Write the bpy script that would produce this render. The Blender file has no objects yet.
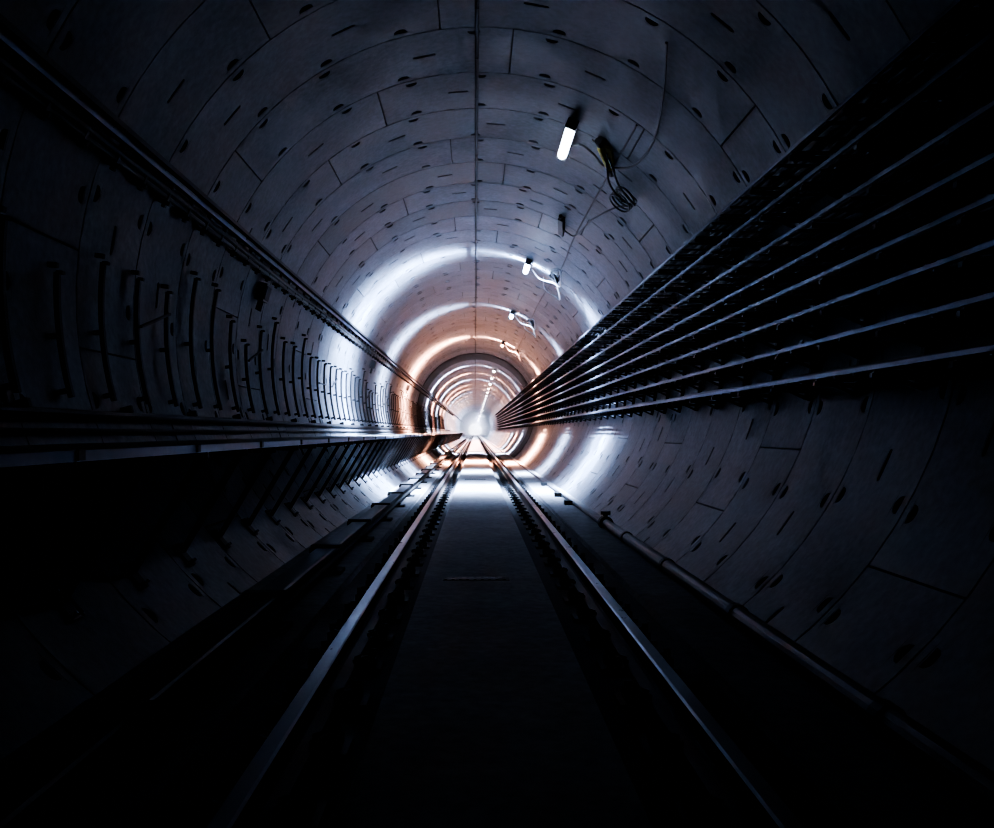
import bpy, math, random
from mathutils import Vector
random.seed(7)
XC, ZC, R = 0.04, 2.1, 2.7      # tunnel axis (camera at x=0, z=1.2)
EYE = 1.2
Y0, Y1 = -4.0, 380.0
def link(o):
    bpy.context.scene.collection.objects.link(o); return o
# ---------------------------------------------------------------- materials
def new_mat(name):
    m = bpy.data.materials.new(name); m.use_nodes = True
    nt = m.node_tree; nt.nodes.clear()
    out = nt.nodes.new('ShaderNodeOutputMaterial'); b = nt.nodes.new('ShaderNodeBsdfPrincipled')
    nt.links.new(b.outputs[0], out.inputs[0])
    return m, nt, b
def concrete(name, c1, c2, r1, r2, bump=0.25, tone=True, stretch=(1,1,1)):
    m, nt, b = new_mat(name)
    N, L = nt.nodes.new, nt.links.new
    tc = N('ShaderNodeTexCoord'); mp = N('ShaderNodeMapping'); mp.inputs['Scale'].default_value = stretch
    L(tc.outputs['Object'], mp.inputs[0])
    n1 = N('ShaderNodeTexNoise'); n1.inputs['Scale'].default_value = 1.3; n1.inputs['Detail'].default_value = 8; n1.inputs['Roughness'].default_value = .65
    n2 = N('ShaderNodeTexNoise'); n2.inputs['Scale'].default_value = 18; n2.inputs['Detail'].default_value = 6
    L(mp.outputs[0], n1.inputs['Vector']); L(mp.outputs[0], n2.inputs['Vector'])
    cr = N('ShaderNodeValToRGB'); cr.color_ramp.elements[0].position = .35; cr.color_ramp.elements[1].position = .65
    cr.color_ramp.elements[0].color = (*c1, 1); cr.color_ramp.elements[1].color = (*c2, 1)
    L(n1.outputs['Fac'], cr.inputs[0])
    mr = N('ShaderNodeMapRange'); mr.inputs['To Min'].default_value = .4; mr.inputs['To Max'].default_value = 1.55
    L(n2.outputs['Fac'], mr.inputs['Value'])
    mul = N('ShaderNodeVectorMath'); mul.operation = 'SCALE'
    L(cr.outputs[0], mul.inputs[0])
    if tone:
        at = N('ShaderNodeAttribute'); at.attribute_name = 'tone'
        mm = N('ShaderNodeMath'); mm.operation = 'MULTIPLY'
        L(at.outputs['Fac'], mm.inputs[0]); L(mr.outputs[0], mm.inputs[1]); L(mm.outputs[0], mul.inputs['Scale'])
    else:
        L(mr.outputs[0], mul.inputs['Scale'])
    L(mul.outputs[0], b.inputs['Base Color'])
    rr = N('ShaderNodeMapRange'); rr.inputs['To Min'].default_value = r1; rr.inputs['To Max'].default_value = r2
    rr.inputs['From Min'].default_value = .3; rr.inputs['From Max'].default_value = .7
    L(n1.outputs['Fac'], rr.inputs['Value']); L(rr.outputs[0], b.inputs['Roughness'])
    bp = N('ShaderNodeBump'); bp.inputs['Strength'].default_value = bump; bp.inputs['Distance'].default_value = .006
    L(n2.outputs['Fac'], bp.inputs['Height']); L(bp.outputs[0], b.inputs['Normal'])
    return m
def simple(name, col, rough=.5, metal=0.0, var=.25, scale=8):
    m, nt, b = new_mat(name)
    N, L = nt.nodes.new, nt.links.new
    tc = N('ShaderNodeTexCoord'); n = N('ShaderNodeTexNoise'); n.inputs['Scale'].default_value = scale; n.inputs['Detail'].default_value = 5
    L(tc.outputs['Object'], n.inputs['Vector'])
    cr = N('ShaderNodeValToRGB'); cr.color_ramp.elements[0].position = .3; cr.color_ramp.elements[1].position = .7
    cr.color_ramp.elements[0].color = (*[c*(1-var) for c in col], 1); cr.color_ramp.elements[1].color = (*[min(1, c*(1+var)) for c in col], 1)
    L(n.outputs['Fac'], cr.inputs[0]); L(cr.outputs[0], b.inputs['Base Color'])
    mr = N('ShaderNodeMapRange'); mr.inputs['To Min'].default_value = max(.05, rough-.07); mr.inputs['To Max'].default_value = min(1, rough+.07)
    L(n.outputs['Fac'], mr.inputs['Value']); L(mr.outputs[0], b.inputs['Roughness'])
    b.inputs['Metallic'].default_value = metal
    return m
def emit(name, col, s):
    m, nt, b = new_mat(name)
    b.inputs['Base Color'].default_value = (.9, .9, .9, 1)
    b.inputs['Emission Color'].default_value = (*col, 1); b.inputs['Emission Strength'].default_value = s
    return m
M_LIN = concrete('lining_concrete', (.075, .083, .10), (.175, .188, .21), .44, .62, .5)
M_BACK = simple('joint_gasket', (.006, .006, .007), .9)
M_SLAB = concrete('slab_concrete', (.19, .19, .20), (.32, .32, .33), .6, .8, .5, False)
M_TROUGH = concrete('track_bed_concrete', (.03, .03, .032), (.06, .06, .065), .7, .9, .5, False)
M_STEEL = simple('dark_steel', (.03, .032, .036), .5, .7)
M_BLACKP = simple('painted_black', (.010, .010, .012), .6)
M_GALV = simple('galvanised_steel', (.18, .20, .25), .44, .95, .12)
M_RAILTOP = simple('polished_rail', (.34, .34, .36), .30, 1.0, .03)
M_RUST = simple('rusty_rail', (.05, .04, .035), .6, .4)
M_CABLE = simple('cable_sheath', (.012, .012, .015), .45)
M_LITCABLE = simple('lit_cable_sheath', (.5, .5, .52), .35)  # lamp light on the cables put into a pale sheath colour
M_PIPE = simple('grey_pipe', (.08, .08, .09), .45)
M_YEL = simple('yellow_plastic', (.9, .66, .02), .45)
M_UNLIT = concrete('painted_shade_band', (.03, .03, .032), (.06, .06, .065), .7, .85, .2, False)  # darkness of the unlit stretch put into the colour
# ---------------------------------------------------------------- mesh builder
class MB:
    def __init__(s): s.v = []; s.f = []; s.m = []; s.t = []; s.r = []
    def add(s, vs, fs, mi=0, tone=1.0, rad=False):
        o = len(s.v); s.v.extend(vs)
        for f in fs: s.f.append(tuple(i+o for i in f)); s.m.append(mi); s.t.append(tone); s.r.append(rad)
    def box(s, x0, x1, y0, y1, z0, z1, mi=0):
        s.add([(x0,y0,z0),(x1,y0,z0),(x1,y1,z0),(x0,y1,z0),(x0,y0,z1),(x1,y0,z1),(x1,y1,z1),(x0,y1,z1)],
              [(0,3,2,1),(4,5,6,7),(0,1,5,4),(1,2,6,5),(2,3,7,6),(3,0,4,7)], mi)
    def bar(s, a, b, w, h, mi=0, up=(0,1,0)):
        a = Vector(a); b = Vector(b); d = (b-a).normalized(); u = Vector(up); u = (u-d*u.dot(d)).normalized(); n = d.cross(u)
        vs = []
        for p in (a, b):
            for su, sn in ((-1,-1),(1,-1),(1,1),(-1,1)): vs.append(tuple(p+u*su*w/2+n*sn*h/2))
        s.add(vs, [(0,1,2,3),(7,6,5,4),(0,4,5,1),(1,5,6,2),(2,6,7,3),(3,7,4,0)], mi)
    def prof(s, pts, ys, mi=0, closed=True, mis=None):
        n = len(pts); vs = [(x, y, z) for y in ys for x, z in pts]; o = len(s.v); s.v.extend(vs)
        for k in range(len(ys)-1):
            for i in range(n if closed else n-1):
                j = (i+1) % n
                s.f.append((o+k*n+i, o+k*n+j, o+(k+1)*n+j, o+(k+1)*n+i)); s.m.append(mis[i] if mis else mi); s.t.append(1)
        if closed:
            s.f.append(tuple(o+i for i in range(n))[::-1]); s.m.append(mi); s.t.append(1)
            s.f.append(tuple(o+(len(ys)-1)*n+i for i in range(n))); s.m.append(mi); s.t.append(1)
    def tube(s, path, r, n=8, mi=0, caps=True):
        path = [Vector(p) for p in path]; o = len(s.v); up = None
        for i, p in enumerate(path):
            d = (path[min(i+1, len(path)-1)]-path[max(i-1, 0)]).normalized()
            if up is None: up = Vector((0,0,1)) if abs(d.z) < .9 else Vector((1,0,0))
            up = (up-d*up.dot(d)).normalized(); q = d.cross(up)
            for k in range(n):
                a = 2*math.pi*k/n; s.v.append(tuple(p+up*math.cos(a)*r+q*math.sin(a)*r))
        for i in range(len(path)-1):
            for k in range(n):
                j = (k+1) % n
                s.f.append((o+i*n+k, o+i*n+j, o+(i+1)*n+j, o+(i+1)*n+k)); s.m.append(mi); s.t.append(1)
        if caps:
            s.f.append(tuple(o+k for k in range(n))[::-1]); s.m.append(mi); s.t.append(1)
            e = o+(len(path)-1)*n; s.f.append(tuple(e+k for k in range(n))); s.m.append(mi); s.t.append(1)
    def obj(s, name, mats, smooth=False, tone=False, fix=True):
        me = bpy.data.meshes.new(name); me.from_pydata(s.v, [], s.f)
        for m in mats: me.materials.append(m)
        me.polygons.foreach_set('material_index', s.m)
        if tone:
            a = me.attributes.new('tone', 'FLOAT', 'FACE'); a.data.foreach_set('value', s.t)
        if smooth: me.polygons.foreach_set('use_smooth', [True]*len(me.polygons))
        me.update()
        if tone:   # true cylindrical normals on the cast concrete faces
            me.polygons.foreach_set('use_smooth', [True]*len(me.polygons))
            nm = []
            for p, rad in zip(me.polygons, s.r):
                for vi in p.vertices:
                    if rad:
                        x, _, z = s.v[vi]; dx, dz = XC-x, ZC-z; l = math.hypot(dx, dz); nm.append((dx/l, 0, dz/l))
                    else: nm.append(tuple(p.normal))
            me.normals_split_custom_set(nm)
        if fix:
            import bmesh
            bm = bmesh.new(); bm.from_mesh(me); bmesh.ops.recalc_face_normals(bm, faces=bm.faces); bm.to_mesh(me); bm.free()
        return link(bpy.data.objects.new(name, me))
def P(phi, y, off=0.0):
    a = math.radians(phi); r = R-off
    return (XC+r*math.sin(a), y, ZC+r*math.cos(a))
# ---------------------------------------------------------------- segmental lining
parts = {'ceiling': MB(), 'wall_left': MB(), 'wall_right': MB()}
def which(phi):
    phi = (phi+180) % 360-180
    return 'ceiling' if abs(phi) < 56 else ('wall_left' if phi < 0 else 'wall_right')
def recess(mb, p0, p1, y0, y1, kind, tone, depth):
    pc, yc = (p0+p1)/2, (y0+y1)/2; hp, hy = (p1-p0)/2, (y1-y0)/2
    outer = [(-1,-1),(0,-1),(1,-1),(1,0),(1,1),(0,1),(-1,1),(-1,0)]
    if kind == 'D':  inner = [(-.5,-.75),(0,-.75),(.5,-.75),(.46,.05),(.28,.62),(0,.8),(-.28,.62),(-.46,.05)]
    elif kind == 'U': inner = [(-.28,-.62),(0,-.8),(.28,-.62),(.46,-.05),(.5,.75),(0,.75),(-.5,.75),(-.46,-.05)]
    else: inner = [(-.86,-.6),(0,-.6),(.86,-.6),(.94,0),(.86,.6),(0,.6),(-.86,.6),(-.94,0)]
    vs = [P(pc+a*hp, yc+b*hy) for a, b in outer]+[P(pc+a*hp, yc+b*hy) for a, b in inner]+[P(pc+a*hp*.9, yc+b*hy*.8, -depth) for a, b in inner]
    f1 = []; f2 = []
    for i in range(8):
        j = (i+1) % 8; f1.append((i, 8+i, 8+j, j)); f2.append((8+i, 16+i, 16+j, 8+j))
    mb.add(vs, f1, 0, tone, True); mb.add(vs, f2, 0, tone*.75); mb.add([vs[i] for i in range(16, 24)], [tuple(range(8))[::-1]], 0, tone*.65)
G = .006
y = Y0; k = 0
while y < Y1:
    det = y < 62; W = 1.0 if y < 110 else 2.0
    off = [7, 37, 22, 52][k % 4]+random.uniform(-1, 1)
    ringt = random.uniform(.80, 1.14)
    for sgi in range(6):
        s0 = off+60*sgi; tone = ringt*random.uniform(.72, 1.18)
        ga = math.degrees(G/R)
        nA = 12 if det else 8; st = 60/nA
        br = [s0+st*i for i in range(nA+1)]; br[0] += ga; br[-1] -= ga
        ys = [y+G, y+.065, y+.155, y+.475, y+.525, y+.845, y+.935, y+W-G] if det else [y+G, y+W-G]
        for i in range(nA):
            a0, a1 = br[i], br[i+1]; mid = (a0+a1)/2
            if P(mid, 0)[2] < -.35: continue
            mb = parts[which(mid)]
            for j in range(len(ys)-1):
                kind = None
                if det:
                    if i in (1, 4, 7, 10) and j == 1: kind = 'D'
                    if i in (1, 4, 7, 10) and j == 5: kind = 'U'
                    if i in (3, 8) and j == 3: kind = 'S'
                if kind and random.random() < (.7 if kind != 'S' else .9):
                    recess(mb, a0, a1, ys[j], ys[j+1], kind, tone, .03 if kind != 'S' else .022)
                else:
                    mb.add([P(a0, ys[j]), P(a0, ys[j+1]), P(a1, ys[j+1]), P(a1, ys[j])], [(0,1,2,3)], 0, tone, True)
            mb.add([P(a0, ys[0]), P(a1, ys[0]), P(a1, ys[0], -.05), P(a0, ys[0], -.05)], [(0,1,2,3)], 0, tone)
            mb.add([P(a0, ys[-1]), P(a1, ys[-1]), P(a1, ys[-1], -.05), P(a0, ys[-1], -.05)], [(0,1,2,3)], 0, tone)
            for q, a in ((0, a0), (nA-1, a1)):
                if i == q: mb.add([P(a, ys[0]), P(a, ys[-1]), P(a, ys[-1], -.05), P(a, ys[0], -.05)], [(0,1,2,3)], 0, tone)
    y += W; k += 1
for q in range(72):
    a0, a1 = q*5-180, q*5-175
    if P(a0+2.5, 0)[2] < -.45: continue
    parts[which(a0+2.5)].add([P(a0, Y0, -.1), P(a0, Y1, -.1), P(a1, Y1, -.1), P(a1, Y0, -.1)], [(0,1,2,3)], 1)
for n, mb in parts.items(): mb.obj(n, [M_LIN, M_BACK], tone=True, fix=False)
M_FAR = concrete('end_reflector_white', (.7, .7, .72), (.82, .82, .83), .6, .8, .1, False)  # white disc added to close the tunnel and reflect a bright end glow
mb = MB(); mb.add([P(a, Y1, -.1) for a in range(0, 360, 10)], [tuple(range(36))])
mb.obj('end_reflector', [M_FAR])
mb = MB()
mb.add([P(a, Y0-.1, -.1) for a in range(0, 360, 10)], [tuple(range(36))])
mb.obj('wall_back', [M_BACK])
# added band: unlit stretch of lining painted in as dark colour
mb = MB()
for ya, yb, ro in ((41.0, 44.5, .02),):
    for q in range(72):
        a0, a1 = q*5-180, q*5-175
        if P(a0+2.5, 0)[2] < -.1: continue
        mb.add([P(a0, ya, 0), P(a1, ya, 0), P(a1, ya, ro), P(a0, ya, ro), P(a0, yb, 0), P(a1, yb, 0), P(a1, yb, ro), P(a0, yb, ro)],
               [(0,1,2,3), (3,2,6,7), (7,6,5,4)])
mb.obj('unlit_band', [M_UNLIT])
# haze volume added to make the glow around the far centre
hz = MB(); HR = R-.02
pts = []
for a in range(-125, 126, 10): pts.append((XC+HR*math.sin(math.radians(a)), ZC+HR*math.cos(math.radians(a))))
hz.prof(pts, [140, Y1-1])
mh = bpy.data.materials.new('glow_haze'); mh.use_nodes = True; nt = mh.node_tree; nt.nodes.clear()
o = nt.nodes.new('ShaderNodeOutputMaterial'); vs_ = nt.nodes.new('ShaderNodeVolumeScatter')
vs_.inputs['Density'].default_value = .007; vs_.inputs['Anisotropy'].default_value = .4; vs_.inputs['Color'].default_value = (.9, .92, 1, 1)
nt.links.new(vs_.outputs[0], o.inputs['Volume'])
hz.obj('glow_haze', [mh])
# ---------------------------------------------------------------- floor
mb = MB()
TC = .08
yy = [Y0, 0, 20, 60, Y1]
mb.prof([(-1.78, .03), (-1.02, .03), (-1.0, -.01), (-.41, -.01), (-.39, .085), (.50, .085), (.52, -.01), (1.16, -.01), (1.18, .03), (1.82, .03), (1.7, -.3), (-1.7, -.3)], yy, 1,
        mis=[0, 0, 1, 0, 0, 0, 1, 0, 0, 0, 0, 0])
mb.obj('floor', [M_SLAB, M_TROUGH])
mb = MB()
for yd in (6.75, 21.0, 36.0):
    mb.box(-.24, .26, yd, yd+.12, .086, .09)
    for i in range(9): mb.box(-.23+i*.055, -.23+i*.055+.02, yd+.005, yd+.115, .09, .095)
mb.obj('drain_grate', [M_BLACKP])
# ---------------------------------------------------------------- running rails
def rail_obj(cx):
    mb = MB()
    h = [(-.07, 0), (-.07, .012), (-.02, .028), (-.009, .045), (-.009, .112), (-.032, .124), (-.034, .150), (-.026, .159), (.026, .159), (.034, .150), (.032, .124), (.009, .112), (.009, .045), (.02, .028), (.07, .012), (.07, 0)]
    pts = [(cx+x, .012+z) for x, z in h]
    mis = [1]*16; mis[6] = 0; mis[7] = 0; mis[8] = 0
    mb.prof(pts, [Y0, 0, 10, 30, 80, Y1-.5], 1, mis=mis)
    o = mb.obj('running_rail', [M_RAILTOP, M_RUST])
    f = MB(); yq = Y0+.2
    while yq < 110:
        f.box(cx-.2, cx+.2, yq-.09, yq+.09, -.01, .012)
        for sg in (-1, 1):
            f.box(cx+sg*.13-.04, cx+sg*.13+.04, yq-.06, yq+.06, .012, .055)
            f.bar((cx+sg*.14, yq-.035, .06), (cx+sg*.055, yq-.035, .036), .02, .018)
            f.bar((cx+sg*.14, yq+.035, .06), (cx+sg*.055, yq+.035, .036), .02, .018)
            f.tube([(cx+sg*.15, yq, .05), (cx+sg*.15, yq, .095)], .017, 6)
        yq += .6
    fo = f.obj('fasteners', [M_BLACKP]); fo.parent = o
rail_obj(TC-.7525); rail_obj(TC+.7525)
# ---------------------------------------------------------------- conductor rail (left)
mb = MB(); cx = -1.24
mb.prof([(cx-.05, .09), (cx-.05, .105), (cx-.015, .115), (cx-.015, .16), (cx-.045, .17), (cx-.045, .2), (cx+.045, .2), (cx+.045, .17), (cx+.015, .16), (cx+.015, .115), (cx+.05, .105), (cx+.05, .09)], [Y0, 10, 60, Y1-.5], 1)
mb.prof([(cx-.09, .15), (cx-.09, .225), (cx-.07, .24), (cx+.07, .24), (cx+.08, .23), (cx+.065, .225), (cx-.06, .222), (cx-.075, .21), (cx-.075, .15)], [Y0, 10, 60, Y1-.5], 0)
yq = Y0+.5
while yq < 120:
    mb.box(cx-.12, cx+.14, yq-.12, yq+.12, .0301, .06, 1)
    mb.tube([(cx, yq, .06), (cx, yq, .09)], .07, 10, 1); mb.tube([(cx, yq, .075), (cx, yq, .082)], .085, 10, 1)
    mb.box(cx-.13, cx-.09, yq-.06, yq+.06, .05, .24, 1); mb.box(cx-.12, cx+.12, yq-.05, yq+.05, .24, .262, 1)
    yq += 2.2
mb.obj('conductor_rail', [M_PIPE, M_BLACKP])
# ---------------------------------------------------------------- right floor pipe
mb = MB(); px = 1.6
mb.tube([(px, Y0, .085), (px, 3, .085), (px, 11, .085)], .055, 14)
mb.tube([(px, 10.95, .085), (px, 11.12, .085)], .085, 14, 1)
mb.tube([(px, 11.03, .085), (px, 11.03, .21)], .03, 10, 1); mb.tube([(px, 11.03, .19), (px, 11.03, .23)], .06, 12, 1)
mb.tube([(px-.02, 11.1, .06), (px-.02, 60, .06), (px-.02, 150, .06)], .026, 8)
for yq in (1.5, 3.5, 5.5, 7.5, 9.5):
    mb.tube([(px, yq-.04, .085), (px, yq+.04, .085)], .066, 14, 1)
for yq in (14.4, 16.2, 19.5): mb.box(px-.16, px-.04, yq, yq+.2, .031, .1, 1)
mb.obj('drain_pipe', [M_PIPE, M_BLACKP])
# ---------------------------------------------------------------- walkway left
WX = -1.55; WT = 1.128
mb = MB()
xw = XC-math.sqrt(R*R-(WT-ZC)**2)
mb.prof([(xw+.02, WT), (WX, WT), (WX, WT-.045), (WX-.06, WT-.045), (WX-.06, WT-.03), (xw+.02, WT-.03)], [Y0+i*2.0 for i in range(0, 100)], 0, mis=[0, 2, 1, 1, 1, 1])
yq = Y0+.3
while yq < 120:
    xb, zb = P(-130, 0, .02)[0], P(-130, 0, .02)[2]
    mb.bar((WX-.05, yq, WT-.05), (xb, yq, zb), .035, .035, 1)
    mb.bar((WX-.02, yq, WT-.065), (xw+.05, yq, WT-.065), .04, .05, 1)
    mb.bar(P(-128.5, yq, .012), P(-132.5, yq, .012), .10, .012, 1)
    for dy in (-.03, .03):
        mb.tube([P(-129, yq+dy, .0), P(-129, yq+dy, .05)], .010, 6, 2); mb.tube([P(-132, yq+dy, .0), P(-132, yq+dy, .05)], .010, 6, 2)
    yq += .9
yq = Y0
while yq < 110:
    mb.box(WX-.001, WX+.010, yq, yq+.06, WT-.04, WT+.004, 1); yq += 1.5
mb.obj('emergency_walkway', [M_SLAB, M_BLACKP, M_GALV])
mb = MB()
for ph, r, o in ((-114, .04, .1),):
    mb.tube([P(ph, q, o+.01*math.sin(q*.7)) for q in range(int(Y0), 110, 2)], r, 8)
for q in range(int(Y0), 110, 2):
    mb.bar(P(-112, q+.25, .045), P(-117, q+.25, .04), .04, .02); mb.bar(P(-112, q+.25, .0), P(-112, q+.25, .05), .04, .03)
mb.obj('walkway_cable', [M_CABLE], smooth=False)
# ---------------------------------------------------------------- left wall brackets and conduits
mb = MB()
yq = -1.0
while yq < 75:
    top = random.choice([-84, -83, -84, -82, -88, -79]); bot = -105
    n = 7
    for j in range(n):
        a, b = top+(bot-top)*j/n, top+(bot-top)*(j+1)/n
        mb.bar(P(a, yq, .06), P(b, yq, .06), .035, .03)
    for a in (top+1, (top+bot)/2, bot+1):
        mb.bar(P(a, yq, .002), P(a, yq, .06), .035, .03)
    mb.bar(P(top, yq, .06), P(top, yq, .10), .04, .02)
    if random.random() < .12: mb.bar(P(-92, yq, .09), P(-92+random.choice([0, -4, 4]), yq+.66, .09), .02, .02, up=(1, 0, 0))
    yq += .66
mb.obj('cable_bracket_row', [M_BLACKP])
mb = MB()
ph = -math.degrees(math.acos((EYE+.1-ZC)/R))
mb.tube([P(ph, q, .045) for q in range(int(Y0), 100, 3)], .028, 8)
mb.tube([P(ph-2.3, q, .035) for q in range(int(Y0), 100, 3)], .014, 6)
yq = Y0
while yq < 90: mb.bar(P(ph+1, yq, .0), P(ph+1, yq, .08), .04, .05); yq += 1.5
mb.obj('wall_conduit', [M_BLACKP])
# upper left tray
mb = MB()
pa = -math.degrees(math.acos((EYE+1.98-ZC)/R))
c = P(pa, 0); zx, zz = c[0], c[2]
n1 = Vector((XC-zx, ZC-zz)).normalized(); t1 = Vector((-n1.y, n1.x))
def LP(u, v): return (zx+n1.x*u+t1.x*v, zz+n1.y*u+t1.y*v)
sgn = 1 if LP(0, 1)[1] < LP(0, 0)[1] else -1
mb.prof([LP(.10, .0), LP(.13, .0), LP(.13, -.01), LP(.14, -.01), LP(.14, .012), LP(.10, .012)], [Y0, 10, 50, 200], 0)
mb.prof([LP(0, .0), LP(.10, .0), LP(.10, .012), LP(0, .012)], [Y0, 10, 50, 200], 1)
mb.prof([LP(.0, .07), LP(.10, .07), LP(.10, .1), LP(.0, .1)], [Y0, 10, 50, 130], 1)
yq = Y0+.1
while yq < 100:
    c0, c1 = LP(.06, .0), LP(.06, sgn*.2)
    mb.bar((c0[0], yq, c0[1]), (c1[0], yq, c1[1]), .035, .03, 1)
    a0, a1 = LP(0, sgn*.16), LP(.1, sgn*.16)
    mb.bar((a0[0], yq, a0[1]), (a1[0], yq, a1[1]), .035, .03, 1)
    yq += .5
for rr, vv in ((.03, .05), (.022, .1)):
    mb.tube([(LP(.05, sgn*(vv+.02))[0], q, LP(.05, sgn*(vv+.02))[1]+.01*math.sin(q)) for q in range(int(Y0), 100, 2)], rr, 8, 1)
mb.obj('cable_tray', [M_GALV, M_BLACKP])
for yq in (10.6, 22.0, 33.5):
    mb = MB()
    mb.bar(P(pa-5, yq, .06), P(pa-9.5, yq, .06), .24, .10, 0)
    for dy in (-.08, 0, .08): mb.tube([P(pa-9, yq+dy, .06), P(pa-12, yq+dy, .05)], .014, 6, 1)
    mb.bar(P(pa-5.5, yq, .112), P(pa-9.0, yq, .112), .2, .012, 1)
    mb.obj('junction_box', [M_PIPE, M_BLACKP])
# ---------------------------------------------------------------- crown conduit
mb = MB()
mb.tube([P(-.5, q, .06+.004*math.sin(q*2.1)) for q in range(int(Y0), 130)], .018, 8)
for q in range(int(Y0), 100):
    mb.bar(P(-.5, q+.5, 0), P(-.5, q+.5, .08), .03, .03)
mb.obj('crown_conduit', [M_BLACKP])
# ---------------------------------------------------------------- right cable trays
mb = MB(); tiers = []
for s in (.9, .775, .64, .54, .46, .37, .27, .168):
    xe = 2.2
    for _ in range(30):
        z = EYE+s*xe; xwl = XC+math.sqrt(R*R-(z-ZC)**2); xe = xwl-.34
    tiers.append((xe, EYE+s*xe, xwl))
for xe, z, xwl in tiers:
    mb.prof([(xe, z), (xe, z-.026), (xe+.02, z-.026), (xe+.02, z-.02), (xe+.006, z-.02), (xe+.006, z-.006), (xe+.02, z-.006), (xe+.02, z)], [Y0, 5, 15, 40, 200], 0)
    mb.prof([(xwl-.08, z), (xwl-.08, z-.05), (xwl-.074, z-.05), (xwl-.074, z)], [Y0, 15, 40, 130], 1)
    yq = Y0
    while yq < 45: mb.box(xe+.005, xwl-.075, yq, yq+.03, z-.045, z-.03, 1); yq += .3
yq = Y0+.35
p_top = math.degrees(math.acos((tiers[0][1]+.1-ZC)/R)); p_bot = math.degrees(math.acos((tiers[-1][1]-.15-ZC)/R))
while yq < 100:
    n = 10
    for j in range(n):
        a, b = p_top+(p_bot-p_top)*j/n, p_top+(p_bot-p_top)*(j+1)/n
        mb.bar(P(a, yq, .025), P(b, yq, .025), .05, .04, 1)
    for xe, z, xwl in tiers:
        mb.bar((xwl-.02, yq, z-.075), (xe, yq, z-.06), .04, .03, 1)
        mb.bar((xwl-.04, yq, z-.14), (xwl-.2, yq, z-.07), .03, .02, 1)
    yq += .9
mb.obj('cable_ladder_rack', [M_GALV, M_STEEL])
mb = MB()
for xe, z, xwl in tiers:
    for c in range(3):
        r = random.choice([.02, .026, .03]); o = .06+c*.07; ph = random.random()*6
        mb.tube([(xe+o+.008*math.sin(q*.9+ph), q, z-.028+r+.006*math.sin(q*1.7+ph)) for q in range(int(Y0), 110)], r, 6)
mb.obj('power_cable_bundle', [M_CABLE], smooth=True)
# ---------------------------------------------------------------- lamps
lamp_y = [10.2, 18.0, 25.4, 34.0, 48.5]
yq = 48.5
while yq < 370: yq += 6.5 if yq < 150 else 14.0; lamp_y.append(yq)
def lampcol(i):
    # colour, energy, ring width, spill, tube brightness
    if i == 0: return (.72, .82, 1), 40, .3, 0, 14
    if i == 1: return (.52, .68, 1), 46000, .34, .0012, 22
    if i == 2: return (.58, .72, 1), 30000, .28, .0007, 22
    if i == 3: return (1, .46, .30), 140000, .34, .00003, 22
    if i in (5, 7, 8, 10, 12, 14): return (1, .44, .30), 140000, .18, 0, 60
    return (.75, .80, 1), 90000, .14, 0, 60
def profile(ld, nrm, sig, tail, tw):
    """made-up emission shape that draws light rings: lambertian downwards, concentrated across the tunnel, weak grazing spill along it"""
    ld.use_nodes = True; nt = ld.node_tree; N, L = nt.nodes.new, nt.links.new
    em = next(n for n in nt.nodes if n.type == 'EMISSION')
    def M(op, a, b=None):
        n = N('ShaderNodeMath'); n.operation = op
        for s, v in ((0, a), (1, b)):
            if v is None: continue
            if isinstance(v, (int, float)): n.inputs[s].default_value = v
            else: L(v, n.inputs[s])
        return n.outputs[0]
    g = N('ShaderNodeNewGeometry')
    dt = N('ShaderNodeVectorMath'); dt.operation = 'DOT_PRODUCT'; dt.inputs[1].default_value = tuple(nrm); L(g.outputs['Incoming'], dt.inputs[0])
    d = dt.outputs['Value']; sp = N('ShaderNodeSeparateXYZ'); L(g.outputs['Incoming'], sp.inputs[0])
    def gauss(v, s): 
        q = M('DIVIDE', v, s); return M('EXPONENT', M('MULTIPLY', M('MULTIPLY', q, q), -1))
    main = M('MULTIPLY', gauss(sp.outputs['Y'], sig), M('MAXIMUM', d, .02))
    L(M('ADD', main, M('MULTIPLY', gauss(d, tw), tail)), em.inputs['Strength'])
LPHI = 22.6
for i, ly in enumerate(lamp_y):
    col, st, sig, tail, tb = lampcol(i)
    mb = MB(); c = Vector(P(LPHI, ly, .125)); L2 = .56
    nrm = Vector((XC-c.x, 0, ZC-c.z)).normalized(); tg = Vector((nrm.z, 0, -nrm.x))
    a, b = c-nrm*.055+Vector((0, -L2, 0)), c-nrm*.055+Vector((0, L2, 0))
    mb.bar(a, b, .05, .12, 0, up=tuple(nrm))
    for sy in (-1, 1):
        e = c+Vector((0, sy*(L2-.01), 0)); mb.bar(e-nrm*.06, e+nrm*.03, .03, .12, 0)
        h = c+Vector((0, sy*.35, 0)); mb.bar(h-nrm*.12, h-nrm*.05, .04, .03, 0)
    lo = mb.obj('tunnel_lamp', [M_PIPE])
    d = MB(); n = 8; vs = []
    for sy in (-1, 1):
        for k in range(n+1):
            t = math.pi*k/n
            vs.append(tuple(c+Vector((0, sy*(L2-.03), 0))+tg*math.cos(t)*.055+nrm*(math.sin(t)*.055-.028)))
    fs = [(k, k+1, n+2+k, n+1+k) for k in range(n)]+[tuple(range(n+1)), tuple(range(n+1, 2*n+2))]
    d.add(vs, fs)
    do = d.obj('diffuser', [emit('lamp_glow', (.85, .9, 1) if i > 3 else col, tb)]); do.parent = lo
    if i > 0:
        ld = bpy.data.lights.new('tube', 'POINT'); ld.energy = st; ld.color = col; ld.shadow_soft_size = .08
        p = c+nrm*.13; ob = bpy.data.objects.new('tube_light', ld); ob.location = p; link(ob); ob.parent = lo
        profile(ld, nrm, sig, tail, .13)
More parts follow.
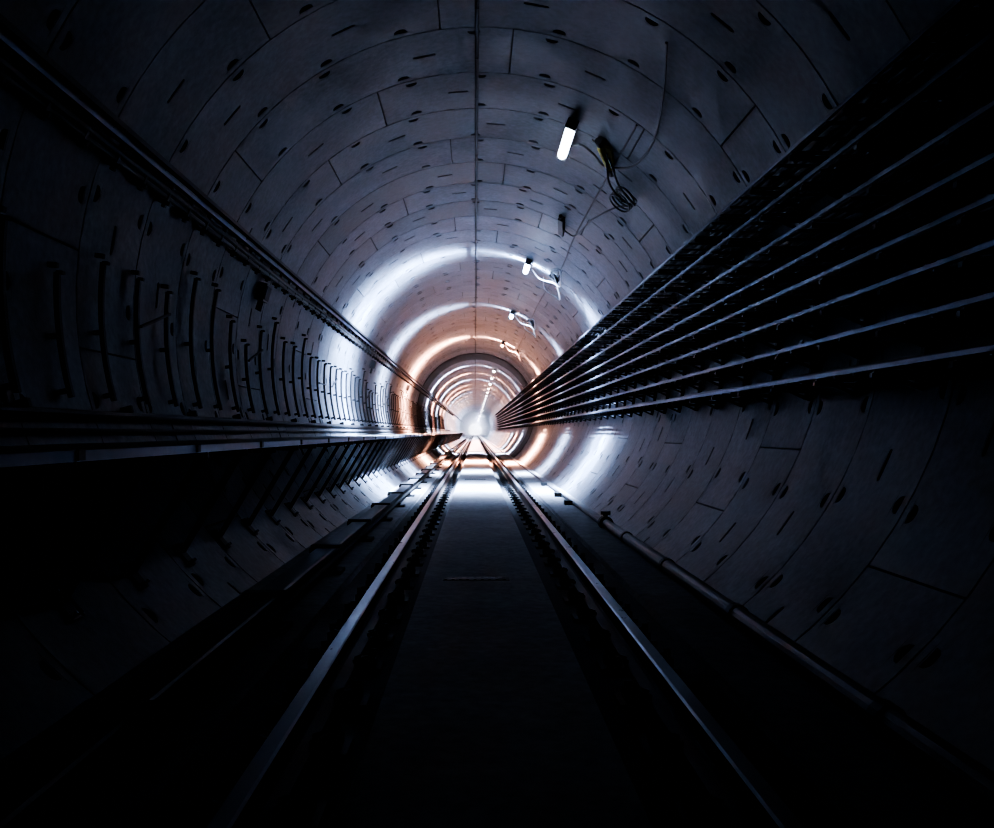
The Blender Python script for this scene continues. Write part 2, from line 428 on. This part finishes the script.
# flood lamp and stand, added to brighten the end disc
YF = Y1-10
mb = MB(); mb.tube([(.04, YF, .085), (.04, YF, 1.5)], .03, 8); mb.bar((-.2, YF, 1.6), (.3, YF, 1.6), .15, .25); mb.bar((-.16, YF+.08, 1.6), (.26, YF+.08, 1.6), .02, .2)
for a in (0, 120, 240): mb.tube([(.04, YF, .5), (.04+.35*math.cos(math.radians(a)), YF+.35*math.sin(math.radians(a)), .09)], .015, 6)
fl = mb.obj('fill_light_stand', [M_BLACKP])
ld = bpy.data.lights.new('end_fill', 'SPOT'); ld.energy = 40000; ld.spot_size = math.radians(120); ld.shadow_soft_size = .1; ld.color = (.85, .9, 1)
ob = link(bpy.data.objects.new('end_fill_beam', ld)); ob.location = (.04, YF+.2, 1.6); ob.rotation_euler = (math.radians(95), 0, 0); ob.parent = fl
# ---------------------------------------------------------------- hanging cables by lamps
def smooth_path(pts, sub=8):
    out = []; n = len(pts)
    for i in range(n-1):
        p0, p1, p2, p3 = [Vector(pts[max(0, min(n-1, j))]) for j in (i-1, i, i+1, i+2)]
        for s in range(sub):
            t = s/sub
            out.append(.5*((2*p1)+(-p0+p2)*t+(2*p0-5*p1+4*p2-p3)*t*t+(-p0+3*p1-3*p2+p3)*t**3))
    out.append(Vector(pts[-1])); return out
mb = MB()
mb.tube(smooth_path([P(34, 7.2, .03), P(38, 8.0, .05), P(41, 9.0, .05), P(40, 9.9, .06), P(34, 10.4, .08), P(30, 10.2, .1), P(26, 10.25, .06), P(23, 10.6, .05)]), .012, 6)
mb.tube(smooth_path([P(33, 10.0, .08), P(37, 10.4, .2), P(42, 10.7, .18), P(45, 10.9, .1), P(42, 11.3, .12), P(38, 12.2, .2), P(36, 13.2, .25), P(33, 13.9, .12), P(29, 14.1, .05)]), .012, 6)
mb.tube(smooth_path([P(34, 10.1, .08), P(39, 10.5, .12), P(43, 10.4, .2), P(46, 10.7, .12), P(43, 11.0, .08), P(40, 10.8, .15), P(43, 10.6, .22)]), .012, 6)
mb.tube(smooth_path([P(36, 9, .02), P(35, 14, .03), P(36, 17, .02), P(34, 22, .03), P(35, 30, .02), P(35, 38, .02)]), .010, 6)
mb.obj('hanging_cable', [M_CABLE])
for ly in (18.0, 25.4, 34.0):
    mb = MB()
    mb.tube(smooth_path([P(25, ly+.3, .05), P(30, ly+.2, .16), P(36, ly, .12), P(40, ly-.6, .2), P(36, ly-1.3, .1), P(33, ly-1, .15), P(35, ly-.1, .05)]), .014, 6)
    mb.tube(smooth_path([P(33, ly-.6, .06), P(38, ly-.2, .14), P(43, ly+.5, .2), P(40, ly+1.2, .1), P(34, ly+1.0, .14), P(31, ly+.4, .06)]), .014, 6)
    mb.obj('hanging_cable', [M_LITCABLE])  # loops look lit through their pale colour
mb = MB()
mb.tube(smooth_path([P(42.5+3.2*math.cos(t*.6), 10.8+.22*math.sin(t*.6), .06+.004*t) for t in range(0, 40)], 2), .011, 6)
mb.obj('coiled_cable', [M_CABLE])
mb = MB()
mb.tube([P(30.5, 9.95, .05), P(31.2, 10.05, .06), P(34.5, 10.35, .07), P(35.5, 10.45, .06)], .04, 10, 0)
mb.tube([P(29.8, 9.88, .05), P(30.6, 9.96, .05)], .045, 10, 1)
mb.tube([P(35.3, 10.42, .06), P(36.3, 10.55, .06)], .045, 10, 1)
mb.bar(P(32, 10.0, .02), P(34.5, 10.4, .02), .12, .03, 0)
mb.obj('power_connector', [M_YEL, M_BLACKP])
mb = MB()
mb.bar(P(28.5, 13.6, .05), P(30.5, 14.4, .05), .08, .08, 0); mb.tube([P(28, 13.5, .05), P(31, 14.5, .05)], .03, 8, 0)
mb.obj('cable_splice', [M_BLACKP])
for ly in (18.0, 25.4, 34.0):
    mb = MB(); mb.bar(P(34, ly-.2, .045), P(36.5, ly+.1, .045), .12, .08, 0); mb.bar(P(34.3, ly-.17, .09), P(36.2, ly+.07, .09), .1, .012, 0)
    mb.obj('junction_box', [M_BLACKP])
# ---------------------------------------------------------------- world + camera
w = bpy.data.worlds.new('World'); bpy.context.scene.world = w; w.use_nodes = True
w.node_tree.nodes['Background'].inputs[0].default_value = (.3, .4, 1, 1); w.node_tree.nodes['Background'].inputs[1].default_value = .0005
cam = bpy.data.cameras.new('camera'); co = link(bpy.data.objects.new('camera', cam))
co.location = (0, 0, EYE); co.rotation_euler = (math.pi/2, 0, 0)
cam.sensor_fit = 'HORIZONTAL'; cam.sensor_width = 36; cam.lens = 900/994*36
cam.shift_x = 22/994; cam.shift_y = 18/994; cam.clip_start = .05; cam.clip_end = 500
bpy.context.scene.camera = co
try:
    bpy.context.scene.view_settings.look = 'AgX - High Contrast'
    bpy.context.scene.view_settings.exposure = -0.35
except Exception as e: print('look', e)
